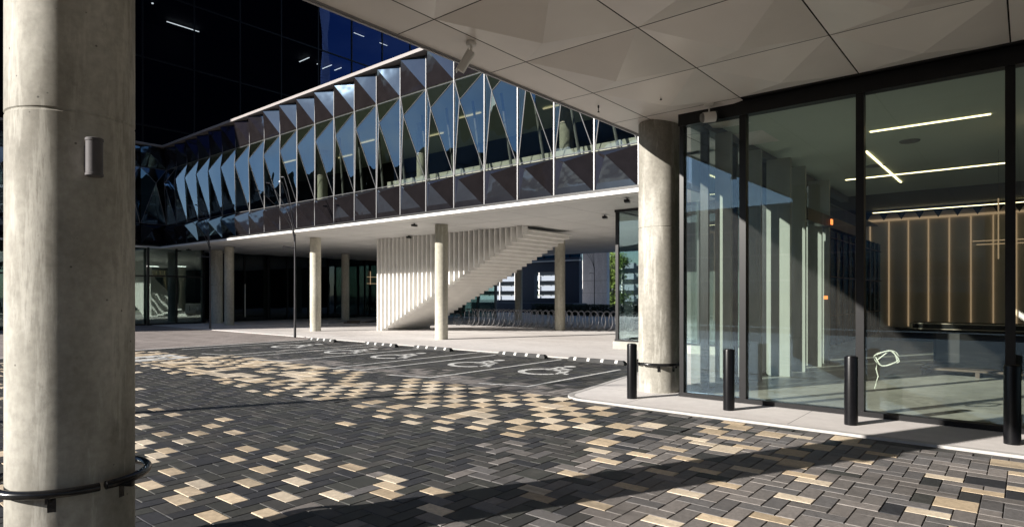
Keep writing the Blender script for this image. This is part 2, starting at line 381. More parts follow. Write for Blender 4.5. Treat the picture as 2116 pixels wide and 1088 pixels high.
    for i in range(nx0, nx1):
        for j in range(ny0, ny1):
            if (i, j) in used or not near_fn(i, j): continue
            k = (i - j) % 4; x, y = i * U, j * U
            q = (i + 1, j) if k == 0 else ((i, j + 1) if k == 3 else None)
            if k in (1, 2):
                m = (i - 1, j) if k == 1 else (i, j - 1)
                if m in used and used[m] != 2 or not near_fn(*m): tile(i, j, 1, 1, mkind(x, y)); used[(i, j)] = 1
                continue
            if q in used or not near_fn(*q): tile(i, j, 1, 1, mkind(x, y)); used[(i, j)] = 1; continue
            tp = tanp(x, y) if y > 3.4 else .27
            if y > 3.4: tp = min(.93, tp * 1.3) if i % 2 == 0 else tp * .12
            if y <= 3.4: tp = .46 if i % 2 == 0 else .08
            kind = 'tan' if k == 3 and rnd.random() < tp else mkind(x, y)
            used[(i, j)] = 2
            if k == 0: tile(i, j, 2, 1, kind)
            else: tile(i, j, 1, 2, kind)
    me = bpy.data.meshes.new('paving'); me.from_pydata(verts, [], faces)
    at = me.color_attributes.new('tile', 'FLOAT_COLOR', 'POINT'); at.data.foreach_set('color', [c for v in cols for c in v])
    me.materials.append(M['paver']); me.update(); o = bpy.data.objects.new('paving', me); C.objects.link(o); tag(o, kind='structure')
tile_field()

# painted markings
ZM = .0165
def strip(mb, a, b, w=.085, z=ZM):
    a = Vector((*a, z)); b = Vector((*b, z)); t = (b - a).normalized(); n = Vector((-t.y, t.x, 0)) * w / 2
    mb.quad(a - n, b - n, b + n, a + n)
lm = MB()
for k, (y, x0, x1, hook) in enumerate([(7.1, 8.93, 12.35, 1), (9.38, 8.62, 13.3, 1), (11.52, 8.5, 13.1, 1), (12.4, 8.5, 13.4, 0), (14.62, 8.35, 13.0, 1), (16.55, 8.2, 12.9, 0), (17.3, 8.2, 13.1, 1), (20.15, 8.2, 12.9, 0)]):
    strip(lm, (x0, y), (x1, y), z=ZM + .0004 * (k % 2))
    if hook: strip(lm, (x0 + .04, y + .045), (x0 - .22, y + .98), z=ZM)
for y0, y1 in ((9.4, 9.9), (11.55, 12.35), (14.65, 15.0), (17.3, 17.6)): strip(lm, (13.38, y0 + .05), (13.38, y1 - .05), .07, z=ZM + .0008)
tag(lm.build('bay_lines', 'paint'), kind='structure')
def wheelchair(x, y, s=1.0):
    mb = MB()
    def P(u, v): return (x + v * s, y - u * s)
    c = [P(.0 + .14 * math.cos(t), 1.66 + .14 * math.sin(t)) for t in [2 * math.pi * k / 18 for k in range(18)]]
    mb.quad(*[(*p, ZM) for p in c][::-1])
    def bar(pts, w):
        for q, (a, b) in enumerate(zip(pts, pts[1:])): strip(mb, P(*a), P(*b), w * s, ZM + .0005 * (q % 3))
    bar([(-.06, 1.46), (0, .86)], .21); bar([(-.01, .93), (.42, .9)], .18); bar([(.38, .95), (.58, .42)], .18); bar([(.53, .46), (.74, .52)], .15); bar([(-.03, 1.22), (.36, 1.16)], .15)
    pts = [(.08 + .46 * math.cos(R(a)), .55 + .46 * math.sin(R(a))) for a in range(110, 345, 14)]
    for q, (a, b) in enumerate(zip(pts, pts[1:])): strip(mb, P(*a), P(*b), .15 * s, ZM + .002 + .0004 * (q % 2))
    return mb.build('accessible_bay_symbol', 'paint')
for y in (8.3, 10.5, 13.5, 15.7, 18.7): tag(wheelchair(10.35, y, 1.05), kind='structure')
# reversed marking by the left column: white square, dark figure left out of it
sq = MB(); X0, Y0 = 5.9, 17.3
cells = ['1111111', '1110111', '1110011', '1010111', '1011011', '1100101', '1111111']
for a, row in enumerate(cells):
    for b, ch in enumerate(row):
        if ch == '1': sq.quad(*[(X0 + p * .2, Y0 + q * .2, ZM) for p, q in ((a, b), (a + 1, b), (a + 1, b + 1), (a, b + 1))])
tag(sq.build('pavement_marking', 'paint'), kind='structure')

# ------------------------------------------------------------------ wheel stops
stops = [(13.22, 8.28, 'nearest the glass building'), (13.25, 10.68, 'second from the glass building'), (13.1, 14.1, 'middle one of the five'), (13.0, 16.5, 'fourth from the glass building'), (12.95, 19.8, 'farthest, by the lamp post')]
def wheel_stop():
    r = empty('wheel_stop'); mb = MB()
    prof = [(-.075, .0), (-.075, .05), (-.045, .10), (.045, .10), (.075, .05), (.075, 0)]
    L = .82; i = 0
    ring = [(p, -L + (.05 if z > .08 else 0), z) for p, z in prof]; ring2 = [(p, L - (.05 if z > .08 else 0), z) for p, z in prof]
    mb.v = ring + ring2; n = len(prof); mb.f = [tuple(range(n)), tuple(range(n, 2 * n))[::-1]] + [(k, k + n, (k + 1) % n + n, (k + 1) % n) for k in range(n)]
    mb.build('rubber_body', 'rubber', r)
    for k in range(4):
        y = -.6 + k * .4; st = MB()
        st.quad((-.0775, y - .04, .03), (-.0775, y + .04, .03), (-.0775, y + .04, .05), (-.0775, y - .04, .05))
        st.quad((-.0775, y - .04, .05), (-.0775, y + .04, .05), (-.047, y + .04, .102), (-.047, y - .04, .102))
        st.quad((-.047, y - .04, .1025), (-.047, y + .04, .1025), (.047, y + .04, .1025), (.047, y - .04, .1025)); st.build('stripe', 'paint', r)
    return r
w0 = wheel_stop()
for k, (x, y, t) in enumerate(stops):
    o = w0 if k == 0 else copy_tree(w0); o.location = (x, y, .012)
    tag(o, 'black rubber wheel stop with white stripes, ' + t, 'wheel stop', 'wheel stops at the head of the bays')

# ------------------------------------------------------------------ concrete columns
def rail_parts(root, Rr, z, gaps, brackets):
    g = sorted(gaps)
    for k in range(len(g)):
        a0 = g[k] + 2.5; a1 = (g[(k + 1) % len(g)] + (360 if k == len(g) - 1 else 0)) - 2.5
        n = max(6, int((a1 - a0) / 5))
        MB().tube([(Rr * math.cos(R(a0 + (a1 - a0) * q / n)), Rr * math.sin(R(a0 + (a1 - a0) * q / n)), z) for q in range(n + 1)], .026, 12).build('bumper_rail', 'rail', root, True)
    for a in brackets:
        u = Vector((math.cos(R(a)), math.sin(R(a)), 0)); t = Vector((-u.y, u.x, 0)); zz = Vector((0, 0, 1))
        b = MB().obox(u * (Rr - .08 + .002) + zz * (z - .075), u, t, zz, .006, .022, .05)
        b.obox(u * (Rr - .04) + zz * (z - .045), u, t, zz, .04, .008, .012); b.obox(u * (Rr - .002) + zz * (z - .035), u, t, zz, .008, .008, .02)
        b.build('rail_bracket', 'rail', root)
def column(name, x, y, r, h, mat, label, group=None, joints=(2.86,), n=64, z0=.0):
    root = empty(name, (x, y, z0)); tag(root, label, 'column', group)
    prof = [(r, 0)]
    for j in joints: prof += [(r, j - .012), (r - .006, j - .004), (r - .006, j + .004), (r + .001, j + .012)]
    prof += [(r, h)]
    MB().lathe(prof, n).build('shaft', mat, root, True)
    return root
c1 = column('concrete_column', 1.24, 4.67, .34, 4.69, 'col', 'large round concrete column at the left edge with a small wall light and black rail', 'round columns carrying the canopy', joints=(2.79,))
rail_parts(c1, .412, .558, (276, 96), (238, 303, 58, 123))
c2 = column('concrete_column', 10.0, 4.98, .35, 4.69, 'col', 'round concrete column standing at the corner of the glass lobby', 'round columns carrying the canopy')
rail_parts(c2, .43, .52, (20, 160), (206, 250, 340, 110))
cl = [(16.25, 17.0, 'sunlit round column in front of the slatted stair'), (16.25, 25.4, 'sunlit round column standing left of the slatted stair'), (16.25, 33.8, 'shaded pale round column behind the far lamp post'),
      (23.8, 16.9, 'round column beside the bicycle hoops, shaded with a bright spot near its foot'), (23.8, 33.8, 'dim bluish round column in the dark area left of the stair'),
      (31.4, 25.6, 'dark round column beyond the stair, before the annex')]
for x, y, lb in cl:
    k = column('concrete_column', x, y, .245, 4.34, 'col2', lb, 'round columns under the bridge', (), 40)
k = column('concrete_column', 17.0, 36.9, .33, 4.34, 'col2', 'thick shaded column between the glazed corner and the next column', 'round columns under the bridge', (), 40)
MB().lathe([(.05, -.008), (.06, 0), (.06, .008)], 20).build('speaker_disc', 'black', k).location = (-.33, -.1, 2.3)

# wall light on the left column
wl = empty('wall_light', (1.23, 4.67, 0)); tag(wl, 'small cylindrical up and down wall light fixed to the left concrete column', 'wall light')
ua = R(271); u = Vector((math.cos(ua), math.sin(ua), 0)); t = Vector((-u.y, u.x, 0)); zz = Vector((0, 0, 1))
MB().obox(u * .355 + zz * 2.513, u, t, zz, .03, .028, .077).build('mounting_plate', plain('wall_light_grey', (.22, .21, .22), .45, .3), wl)
cyc = u * .42
MB().lathe([(.041, 2.400), (.047, 2.404), (.047, 2.417), (.044, 2.419), (.044, 2.607), (.047, 2.609), (.047, 2.623), (.041, 2.627)], 28, cyc.x, cyc.y).build('lamp_cylinder', plain('wall_light_body', (.11, .105, .11), .6, spec=.1), wl, True)

# ------------------------------------------------------------------ lobby building with canopy
lb = empty('lobby_building', (9.7, 0, 0)); tag(lb, 'glass fronted lobby with black frames under a wide faceted white canopy', 'building')
def LP(mb, name, mat, smooth=False):
    o = mb.build(name, mat, lb, smooth); o.location = (-9.7, 0, 0); return o
ZC = 4.7
# soffit panels 1.6 m grid, shallow pyramids; the flat edge row in front
def soffit():
    mb = MB(); g = .008; xs = [4.65 + 1.605 * k for k in range(-6, 5)]; ys = [4.98 - 1.605 * k for k in range(0, 8)]
    for x0 in xs:
        x1 = x0 + 1.605
        a, b, y0, y1 = x0 + g, x1 - g, 4.98 + g, 5.585
        mb.quad((a, y1, ZC), (b, y1, ZC), (b, y0, ZC), (a, y0, ZC))
        for yt in ys:
            yb = yt - 1.605
            if x0 > 9.3 and yt < 4.5: continue
            y0, y1 = yb + g, yt - g
            yb2 = y0
            c = [(a, y0), (b, y0), (b, y1), (a, y1)]
            ap = (x0 + .56 * 1.605, yb + .5 * 1.605, ZC - (.14 if x0 > 7.5 else .19))
            for k in range(4): p, q = c[k], c[(k + 1) % 4]; mb.quad((*q, ZC), (*p, ZC), ap)
    return mb
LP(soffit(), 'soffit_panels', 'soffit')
LP(MB().box(-5, 12.4, -6, 5.58, ZC + .03, ZC + .9), 'soffit_backing', 'joint')
LP(MB().box(-5, 14.3, 5.582, 5.60, ZC - .012, ZC + .85).box(-5, 14.3, 5.60, 5.63, ZC - .03, ZC + .02), 'fascia', 'trimgrey')
LP(MB().box(12.4, 14.3, 4.3, 5.58, ZC, ZC + .9), 'soffit_return', 'soffit')
LP(MB().box(-5, 48, -26, 4.2, ZC + .9, 62), 'upper_storeys', 'body_glass')
LP(MB().box(27.3, 49, -26, 4.1, .03, ZC + .88), 'lower_storeys', 'body_glass')  # unseen block added to keep bright horizon out of the ground-floor reflections
LP(MB().box(48, 49.2, 2.9, 4.25, ZC + .9, 62), 'corner_pier', 'render')
XF = 9.7
mull = [4.40, 3.40, 1.79, .17, -1.44, -3.05, -4.66, -6.2]
for k, y in enumerate(mull):
    w = .035 if k == 0 else .05
    LP(MB().box(XF - .05, XF + .09, y - w, y + w, .06, ZC - .22), 'mullion', 'black')
for a, b in zip(mull, mull[1:]):
    LP(MB().box(XF, XF + .016, b + .045, a - .035, .10, ZC - .215), 'glass_pane', 'lobby_glass')
LP(MB().box(XF - .07, XF + .11, -6.2, 4.45, ZC - .22, ZC - .001), 'head_frame', 'black')
LP(MB().box(XF - .06, XF + .10, -6.2, 4.45, .03, .10), 'sill', 'black')
# inside
LP(MB().box(XF + .12, 27.2, -9, 4.25, .02, .036).box(17.06, 27.2, 4.25, 9.8, .03, .27), 'floor', 'int_floor')
LP(MB().box(XF + .12, 20.8, -9, 4.2, ZC - .05, ZC + .1), 'ceiling', 'int_ceil')
LP(MB().box(20.8, 27.3, -9, 9.8, ZC + .05, ZC + .8), 'dark_ceiling', 'int_dark')  # higher void: its darkness is put into a black ceiling
dz = MB()                                             # zig-zag edge of the dark void
for k in range(22):
    y = 6.0 - k * .55
    i = len(dz.v); dz.v += [(26.2, y, 4.9), (26.2, y - .275, 4.42)]; dz.v += [(26.2, y - .55, 4.9)] if k == 21 else []
for k in range(21): dz.f.append((2 * k, 2 * k + 2, 2 * k + 1))
LP(dz, 'ceiling_baffle', 'int_dark')
LP(MB().box(27.0, 27.2, -9, 6.5, .03, ZC + .04), 'back_wall', 'int_wall')
for k in range(13):
    y = 4.65 - .62 * k
    LP(MB().box(26.93, 26.99, y - .02, y + .02, .55, 4.45), 'wall_light_strip', 'warm')
LP(MB().box(26.9, 26.985, -9, 6.3, 4.47, 4.55), 'cove_light', 'warm')
LP(MB().box(26.6, 26.98, 2.2, 6.4, .04, .5), 'bench', 'black_wood')
for a, b, c, d in ((12.73, 12.765, .47, 2.2), (17.66, 17.70, .3, 3.6), (14.4, 18.95, 2.54, 2.58), (25.4, 25.46, -6, 4.3)):
    LP(MB().box(a, b, c, d, ZC - .07, ZC - .052), 'ceiling_light_strip', 'lamp')
LP(MB().lathe([(.16, ZC - .075), (.18, ZC - .052)], 20, 14.0, 1.75).lathe([(.2, ZC - .06), (.2, ZC - .052)], 20, 16.2, 2.7), 'ceiling_speaker', 'int_grey')
LP(MB().box(13.2, 13.9, -.32, -.22, 3.0, ZC - .06), 'wood_blade', 'warm')  # wood given the emissive strip material, so it glows
# side glazing with deep fins
for x in (11.65, 13.6, 14.9, 17.2):
    LP(MB().box(x - .04, x + .04, 4.2, 4.38, .06, ZC - .2), 'side_mullion', 'black')
for a, b in ((9.8, 11.61), (11.69, 13.56), (13.64, 14.86), (14.94, 17.16)):
    LP(MB().box(a, b, 4.29, 4.304, .1, ZC - .2), 'side_pane', 'side_glass')
LP(MB().box(9.82, 17.2, 4.22, 4.36, .03, .10).box(9.82, 20.8, 4.16, 4.36, ZC - .2, ZC - .055), 'side_frame', 'black')
for x in (10.35, 12.75, 15.35, 16.2): LP(MB().box(x - .03, x + .03, 4.22, 4.36, .1, ZC - .2), 'side_mullion', 'black')
LP(MB().box(17.35, 26.9, 4.30, 4.34, .04, 3.6), 'blue_standin_panel', 'blueglass')  # panel and bars added to stand in for the blue building in the glass
bp = MB()
for k in range(12): bp.box(17.4 + k * .8, 17.44 + k * .8, 4.25, 4.299, .04, 3.6)
for z in (1.1, 2.2, 3.3): bp.box(17.35, 26.9, 4.26, 4.298, z, z + .03)
LP(bp, 'standin_bars', 'black')
fin = plain('pale_fin', (.30, .315, .28), .7, var=.06, sc=2)
for x, y0, y1, z1 in ((10.55, 3.92, 4.19, 4.5), (12.2, 3.95, 4.19, 4.5), (13.3, 3.72, 4.19, 4.5), (14.4, 3.72, 4.19, 4.5), (15.7, 3.70, 4.19, 3.3), (16.5, 3.72, 4.19, 4.5)):
    LP(MB().box(x, x + .09, y0, y1, .036, z1), 'glazing_fin', fin)
LP(MB().box(14.6, 20.6, 3.72, 3.9, 3.35, 3.62), 'door_header', 'black')
LP(MB().box(16.6, 16.75, 3.69, 3.715, 3.42, 3.55), 'exit_light', 'orange')
LP(MB().box(15.9, 16.1, 3.66, 3.70, 1.6, 1.68), 'door_sensor', 'orange')
# inner glazed room beyond, standing out to Y 9.9
LP(MB().box(17.0, 17.016, 4.4, 9.84, .32, 4.28), 'far_pane', 'side_glass')
LP(MB().box(17.05, 26.9, 9.86, 9.876, .32, 4.28), 'far_side_pane', 'side_glass')
LP(MB().box(16.97, 17.06, 9.83, 9.93, .3, 4.3).box(16.97, 17.06, 7.2, 7.27, .3, 4.3).box(16.95, 17.06, 4.4, 9.95, 4.28, 4.355).box(17.06, 27, 9.83, 9.93, 4.28, 4.355).box(16.95, 27, 9.82, 9.95, .26, .32).box(16.95, 17.06, 4.4, 9.82, .26, .32), 'far_frame', 'black')
LP(MB().box(16.9, 27, 4.4, 9.98, .028, .26), 'far_plinth', 'int_floor')
LP(MB().box(19.0, 19.1, 4.4, 9.3, .27, 4.3).box(26.9, 27, 6.6, 9.8, .27, 4.3), 'far_room_wall', 'int_grey')
LP(MB().box(17.1, 27, 4.4, 9.8, 4.31, 4.352), 'far_room_ceiling', 'int_grey')
# right-most dark bay
LP(MB().box(13.5, 13.6, -9, -.4, 2.9, ZC - .05), 'bulkhead', 'int_dark')

# counter
ct = empty('reception_counter', (16.2, 0, .036)); tag(ct, 'long black reception counter with thick raw edged top, still on its plywood base', 'counter')
MB().box(-.55, .35, -4.2, 1.95, .95, 1.07).build('counter_top', 'black_wood', ct)
MB().box(-.565, -.551, -4.2, 1.95, 1.055, 1.075).box(-.565, -.551, -4.2, 1.95, .945, .96).box(-.565, -.551, 1.9, 1.955, .945, 1.07).build('top_edge', 'edge', ct)
MB().box(-.35, .3, -4.0, 1.55, .16, .948).build('counter_body', 'black_wood', ct)
MB().box(-.352, -.362, 1.1, 1.5, .25, .9).build('access_panel', 'rubber', ct)
pb = MB().box(-.75, .4, -4.1, 1.75, .115, .155)
for y in (1.7, .8, -.1, -1.0, -2): pb.box(-.74, .35, y - .05, y + .02, .0, .114)
pb.build('plinth', 'ply', ct)

# pendant light crosses
pl = empty('pendant_light', (16, .47, 3)); tag(pl, 'pendant of thin glowing rods crossing upright and level above the counter', 'pendant light')
MB().box(-.012, .012, -.012, .012, -.57, .66).build('light_rod', 'warm', pl); MB().box(-.04, -.016, -.9, .42, -.2, -.18).build('light_rod', 'warm', pl)
MB().box(.016, .04, -.9, .36, -.27, -.25).build('light_rod', 'warm', pl); MB().box(-.002, .002, -.002, .002, .66, 1.65).build('wire', 'black', pl)

# cable coil by the glass
cc = MB(); pts = []
for k in range(70):
    a = k * .30; r = .135 + .02 * math.sin(k * .7); pts.append((9.86 + .03 * math.sin(k * .5), 1.50 + r * math.cos(a), .83 + .10 * math.sin(a) + .015 * math.cos(k * .9)))
pts += [(9.85, 1.61, .80), (9.84, 1.625, .68), (9.84, 1.60, .58), (9.83, 1.62, .48), (9.83, 1.64, .4)]
cc.tube(pts, .0085, 6); tag(cc.build('cable_coil', 'cable', None, True), 'loose coil of white cable hanging behind the glass near the third bollard', 'cable')

# spotlights and sprinklers on the canopy
s1 = empty('security_camera', (5.34, 5.08, ZC)); tag(s1, 'white box camera tilted down from the canopy near its open edge', 'camera')
Rv = Vector((.64, -.768, 0)); Fv = Vector((.768, .64, 0))
MB().lathe([(.055, -.002), (.065, -.02), (.06, -.045), (.05, -.05)][::-1], 24).build('mount_disc', 'white', s1, True)
MB().tube([(0, 0, -.05), (0, 0, -.13)], .014, 10).build('stem', 'white', s1, True)
dr = (-Rv * .50 - zz * .86).normalized(); sx = dr.cross(Fv).normalized()
MB().obox(-zz * .13 + dr * .12 - Rv * .0, dr, sx, Fv, .13, .04, .04).obox(-zz * .13 + dr * .13 + sx * -.0 - sx * .045, dr, sx, Fv, .15, .004, .05).build('camera_body', 'white', s1)
s2 = empty('spotlight', (9.45, 3.85, ZC)); tag(s2, 'white round spotlight with dark ends hung beside the black head frame of the glass', 'spotlight')
MB().lathe([(.05, -.05), (.075, -.035), (.08, -.002)], 24).build('mount_disc', 'white', s2, True)
MB().tube([(0, 0, -.05), (0, 0, -.14)], .012, 10).build('stem', 'white', s2, True)
ax = (Rv * .95 + Vector((0, 0, .1))).normalized(); c0 = Vector((0, 0, -.215))
MB().tube([c0 - ax * .095, c0 + ax * .095], .08, 28).build('lamp_body', 'white', s2, True)
MB().tube([c0 + ax * .0955, c0 + ax * .13], [.083, .078], 28).build('lens_ring', 'black', s2, True)
MB().tube([c0 - ax * .13, c0 - ax * .0955], [.06, .076], 28).build('back_cap', 'int_grey', s2, True)
for x, y, lbx in ((8.4, 5.22, 'tiny sprinkler head near the open edge of the canopy'), (8.46, 4.18, 'tiny sprinkler head in the second row of canopy panels')):
    sp = MB().lathe([(.012, -.09), (.02, -.086), (.006, -.07), (.006, -.02), (.014, -.018), (.014, .02)], 10); o = sp.build('sprinkler', 'int_dark', None, True); o.location = (x, y, ZC - .03); tag(o, lbx, 'sprinkler', 'sprinklers in the canopy')

# ------------------------------------------------------------------ bollards
def bollard():
    r = empty('bollard'); MB().lathe([(.08, 0), (.08, .868), (.077, .878), (.07, .882)], 36).build('post', 'bollard', r, True)
    MB().lathe([(.06, .8825), (.058, .888)], 28).build('cap', 'black', r, True); return r
b0 = bollard()
for k, (y, t) in enumerate(((4.93, 'in front of the round column by the lobby corner'), (3.35, 'in front of the narrow first glass pane'), (1.76, 'beside the white cable coil'), (.14, 'at the right edge of the photo'))):
    o = b0 if k == 0 else copy_tree(b0); o.location = (8.95, y, .028); tag(o, 'black steel bollard ' + t, 'bollard', 'black bollards along the kerb')

# ------------------------------------------------------------------ bridge building with faceted facade
br = empty('office_bridge', (14.8, 23, 4.4)); tag(br, 'raised office wing with a faceted glass facade spanning above the plaza on round columns', 'building')
def BP(mb, name, mat, parent=None, smooth=False):
    o = mb.build(name, mat, parent or br, smooth)
    o.location = (-14.8, -23, -4.4) if parent is None else (0, 0, 0)
    return o
PO, AO, MW = .40, .66, 1.384; jr = random.Random(3)
ZB0, ZB1, ZB2, ZB3 = 4.56, 5.72, 8.93, 10.13
def facets(P, t0, rows='all'):
    t1 = t0 + MW
    def pyr(z0, z1, at, az, out, g=.022):
        TL, TR, BR, BL = P(t0 + g, 0, z1 - g), P(t1 - g, 0, z1 - g), P(t1 - g, 0, z0 + g), P(t0 + g, 0, z0 + g); A = P(t0 + at + jr.uniform(-.012, .012), out + jr.uniform(-.015, .015), az)
        mb = MB()
        for a, b in ((TL, TR), (TR, BR), (BR, BL), (BL, TL)): mb.quad(b, a, A)
        return mb, (TL, TR, BR, BL, A)
    mb, _ = pyr(ZB0, ZB1, AO - .06, 5.46, PO); BP(mb, 'lower_panel', 'span')
    mb, _ = pyr(ZB2, ZB3, .36, ZB3 - .02, .27); BP(mb, 'upper_panel', 'span')
    mb, (TL, TR, BR, BL, A) = pyr(ZB1, ZB2, AO, 8.03, PO); w = BP(mb, 'window', 'win')
    fr = MB()
    for a, b in ((TL, A), (TR, A), (BR, A), (BL, A), (TL, TR), (BL, BR)):
        a, b = Vector(a), Vector(b); fr.tube([a, b], .016, 4)
    BP(fr, 'window_frame', 'frame', w)
def bridgeP(t, out, z): return (14.8 - out, 38.4 - t, z)
for k in range(23):
    facets(bridgeP, k * MW)
    BP(MB().box(14.78, 14.83, 38.4 - k * MW - .018, 38.4 - k * MW + .018, ZB0, ZB3), 'facade_mullion', 'frame')
def wingP(t, out, z): return (14.8 - 6 * MW + t, 38.4 - out, z)
for k in range(6): facets(wingP, k * MW)
yE, yW = 6.6, 38.4
BP(MB().box(14.44, 14.9, yE, 38.08, ZB3 + .0, ZB3 + .12).box(6, 14.9, 38.08, 38.6, ZB3 + .0, ZB3 + .12), 'roof_edge', 'roofedge')
BP(MB().box(14.36, 14.8, yE, 38.02, 4.45, 4.54).box(6, 14.8, 38.02, 38.5, 4.45, 4.54), 'drip_edge', 'black')
BP(MB().box(14.30, 14.8, yE, 37.96, 4.352, 4.445).box(6, 14.8, 37.96, 38.4, 4.352, 4.445), 'bottom_edge', 'white')
def bsoff():
    mb = MB(); g = .006; st = 2.08
    x = 14.8
    for i in range(9):
        for j in range(16):
            x0, y0 = 14.8 + i * st, yE + j * st; a, b, c, d = x0 + g, x0 + st - g, y0 + g, y0 + st - g; dep = .05
            if y0 > 38.4: continue
            ap = (x0 + .58 * st, y0 + .5 * st, 4.36 - dep); q = [(a, c), (b, c), (b, d), (a, d)]
            for k in range(4): p, r = q[k], q[(k + 1) % 4]; mb.quad((*r, 4.36), (*p, 4.36), ap)
    return mb
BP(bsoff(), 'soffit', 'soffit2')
BP(MB().box(14.81, 33.5, yE, 39, 4.38, 4.44), 'soffit_backing', 'joint')
BP(MB().box(14.82, 33.5, yE, 38.3, 5.5, 5.66), 'floor_slab', 'int_floor')
BP(MB().box(14.82, 33.5, yE, 38.3, 9.02, 9.25), 'ceiling', 'int_ceil')
BP(MB().box(22.0, 22.2, yE, 38.3, 5.66, 9.02), 'core_wall', 'int_dark')
BP(MB().box(14.9, 34, yE, 38.5, 10.16, 10.26), 'roof', 'int_grey')
BP(MB().box(14.83, 34, yE - .12, yE, 4.38, 10.16).box(33.5, 34, yE, 38.5, 4.38, 10.16), 'end_wall', 'span')
BP(MB().box(16.9, 17.0, 6.7, 21, 5.66, 6.5), 'balustrade', 'pale')
for k in range(12):
    BP(MB().tube([(16.4, 8 + k * 1.4, 5.66), (16.8, 8.9 + k * 1.4, 8.9)], .05, 8), 'inner_strut', 'int_grey')
for y in (12.5, 20, 27.5):
    BP(MB().lathe([(.25, 5.66), (.25, 9.02)], 24, 18.0, y), 'inner_column', 'col2', None, True)
for k in range(7):
    y = 10.0 + k * 3.4; BP(MB().box(18.2 + (k % 2) * 1.2, 18.25 + (k % 2) * 1.2, y, y + 1.2, 8.95, 9.0), 'ceiling_light_strip', 'lamp2')
fl = MB().box(-.12, .12, -.07, .07, -.10, -.03).box(-.02, .02, -.02, .02, -.03, .01)
f0 = fl.build('soffit_floodlight', 'black')
for k, (x, y, lbx) in enumerate(((15.3, 17.45, 'above the column that stands before the stair'), (18.3, 21.24, 'just in front of the stair slats'), (17.74, 10.78, 'near the glazed corner behind the lobby column'), (15.07, 8.45, 'at the bridge edge above the glazed corner'), (15.4, 36.9, 'at the far end of the bridge'))):
    o = f0 if k == 0 else f0.copy()
    if k: C.objects.link(o)
    o.location = (x, y, 4.33); o.rotation_euler = (0, 0, R(20)); tag(o, 'small black floodlight under the bridge ' + lbx, 'floodlight', 'floodlights under the bridge')

# ------------------------------------------------------------------ stair with slatted side
st = empty('slatted_stair', (18.6, 23.6, .03)); tag(st, 'white stair rising under the bridge with a side of upright slats', 'stair')
NS = 32; G = .2835; RI = 4.25 / NS
for k in range(NS):
    y = -k * G; z = k * RI
    MB().box(.10, 2.85, y - .055, y + .055, max(0.0, z - .13), min(z + .09, 4.25)).box(.12, 2.83, y - G + .056, y - .056, min(4.2, max(.0, z + .0)), min(4.25, z + .05)).build('step', 'slat', st)
    MB().box(-.20, .095, y - .03, y + .03, max(0, z - .13), 4.315).build('slat', 'slat', st)

# ------------------------------------------------------------------ lamp posts
def lamp_post(h=4.1, w=.72):
    r = empty('lamp_post')
    MB().tube([(0, 0, 0), (0, 0, .9), (0, 0, h)], [.07 * w, .055 * w, .042 * w], 16).build('pole', 'pole', r, True)
    for k, (a, rr, hh) in enumerate(((130, .95, 2.3), (155, 1.25, 1.9), (100, .6, 2.6), (200, .7, 2.2))):
        d = Vector((math.cos(R(a)), math.sin(R(a)), 0)); pts = []
        for q in range(13):
            s = q / 12; pts.append(tuple(d * (.03 + rr * s ** 1.9) + Vector((0, 0, h - .3 + hh * s))))
        arm = MB().tube(pts, [(.024 - .010 * q / 12) * w for q in range(13)], 8).build('arm', 'pole', r, True)
        e = Vector(pts[-1]); MB().tube([e, e + Vector((0, 0, .02)) + d * .16], [.025, .03], 10).build('lamp_head', 'pole', arm, True)
    return r
l0 = lamp_post(); l0.location = (13.35, 22.3, .012)
tag(l0, 'slim dark lamp post with curved arms standing beside the farthest parking bay', 'lamp post', 'slim lamp posts with curved arms')
MB().tube([(-.02, 0, 3.55), (-.35, .25, 3.6), (-.4, .28, 3.5)], .02, 8).build('bracket_arm', 'pole', l0, True)
for x, y, lbx in ((14.0, 31.1, 'slim dark lamp post with curved arms in front of the farthest columns'), (46, 29.0, 'slim lamp post in front of the pale distant wall')):
    o = copy_tree(l0); o.location = (x, y, .012); tag(o, lbx)

l9 = lamp_post(5.6, 2.2); l9.location = (-7.6, 15.3, .012); tag(l9, 'tall lamp post left of the photo whose shadow crosses the paving', 'lamp post')

# ------------------------------------------------------------------ bicycle hoops
hb = MB(); hb.tube([(0, .42 * math.cos(2 * math.pi * k / 28), .47 + .42 * math.sin(2 * math.pi * k / 28)) for k in range(28)], .019, 8, closed=True)
h0 = empty('bicycle_hoop'); hb.build('hoop', 'steel', h0, True); MB().box(-.05, .05, -.09, .09, 0, .012).box(-.012, .012, -.02, .02, .012, .06).build('foot_plate', 'steel', h0)
tag(h0, 'round steel bicycle hoop in the long row under the bridge', 'bicycle rack', 'steel bicycle hoops in a row')
for k in range(62):
    o = h0 if k == 0 else copy_tree(h0)
    o.location = (24.9 + (k % 2) * .8, 13.2 + (k // 2) * .36 + (k % 2) * .15, .03); o.rotation_euler = (0, 0, R(-24 + (k * 37 % 7) - 3))
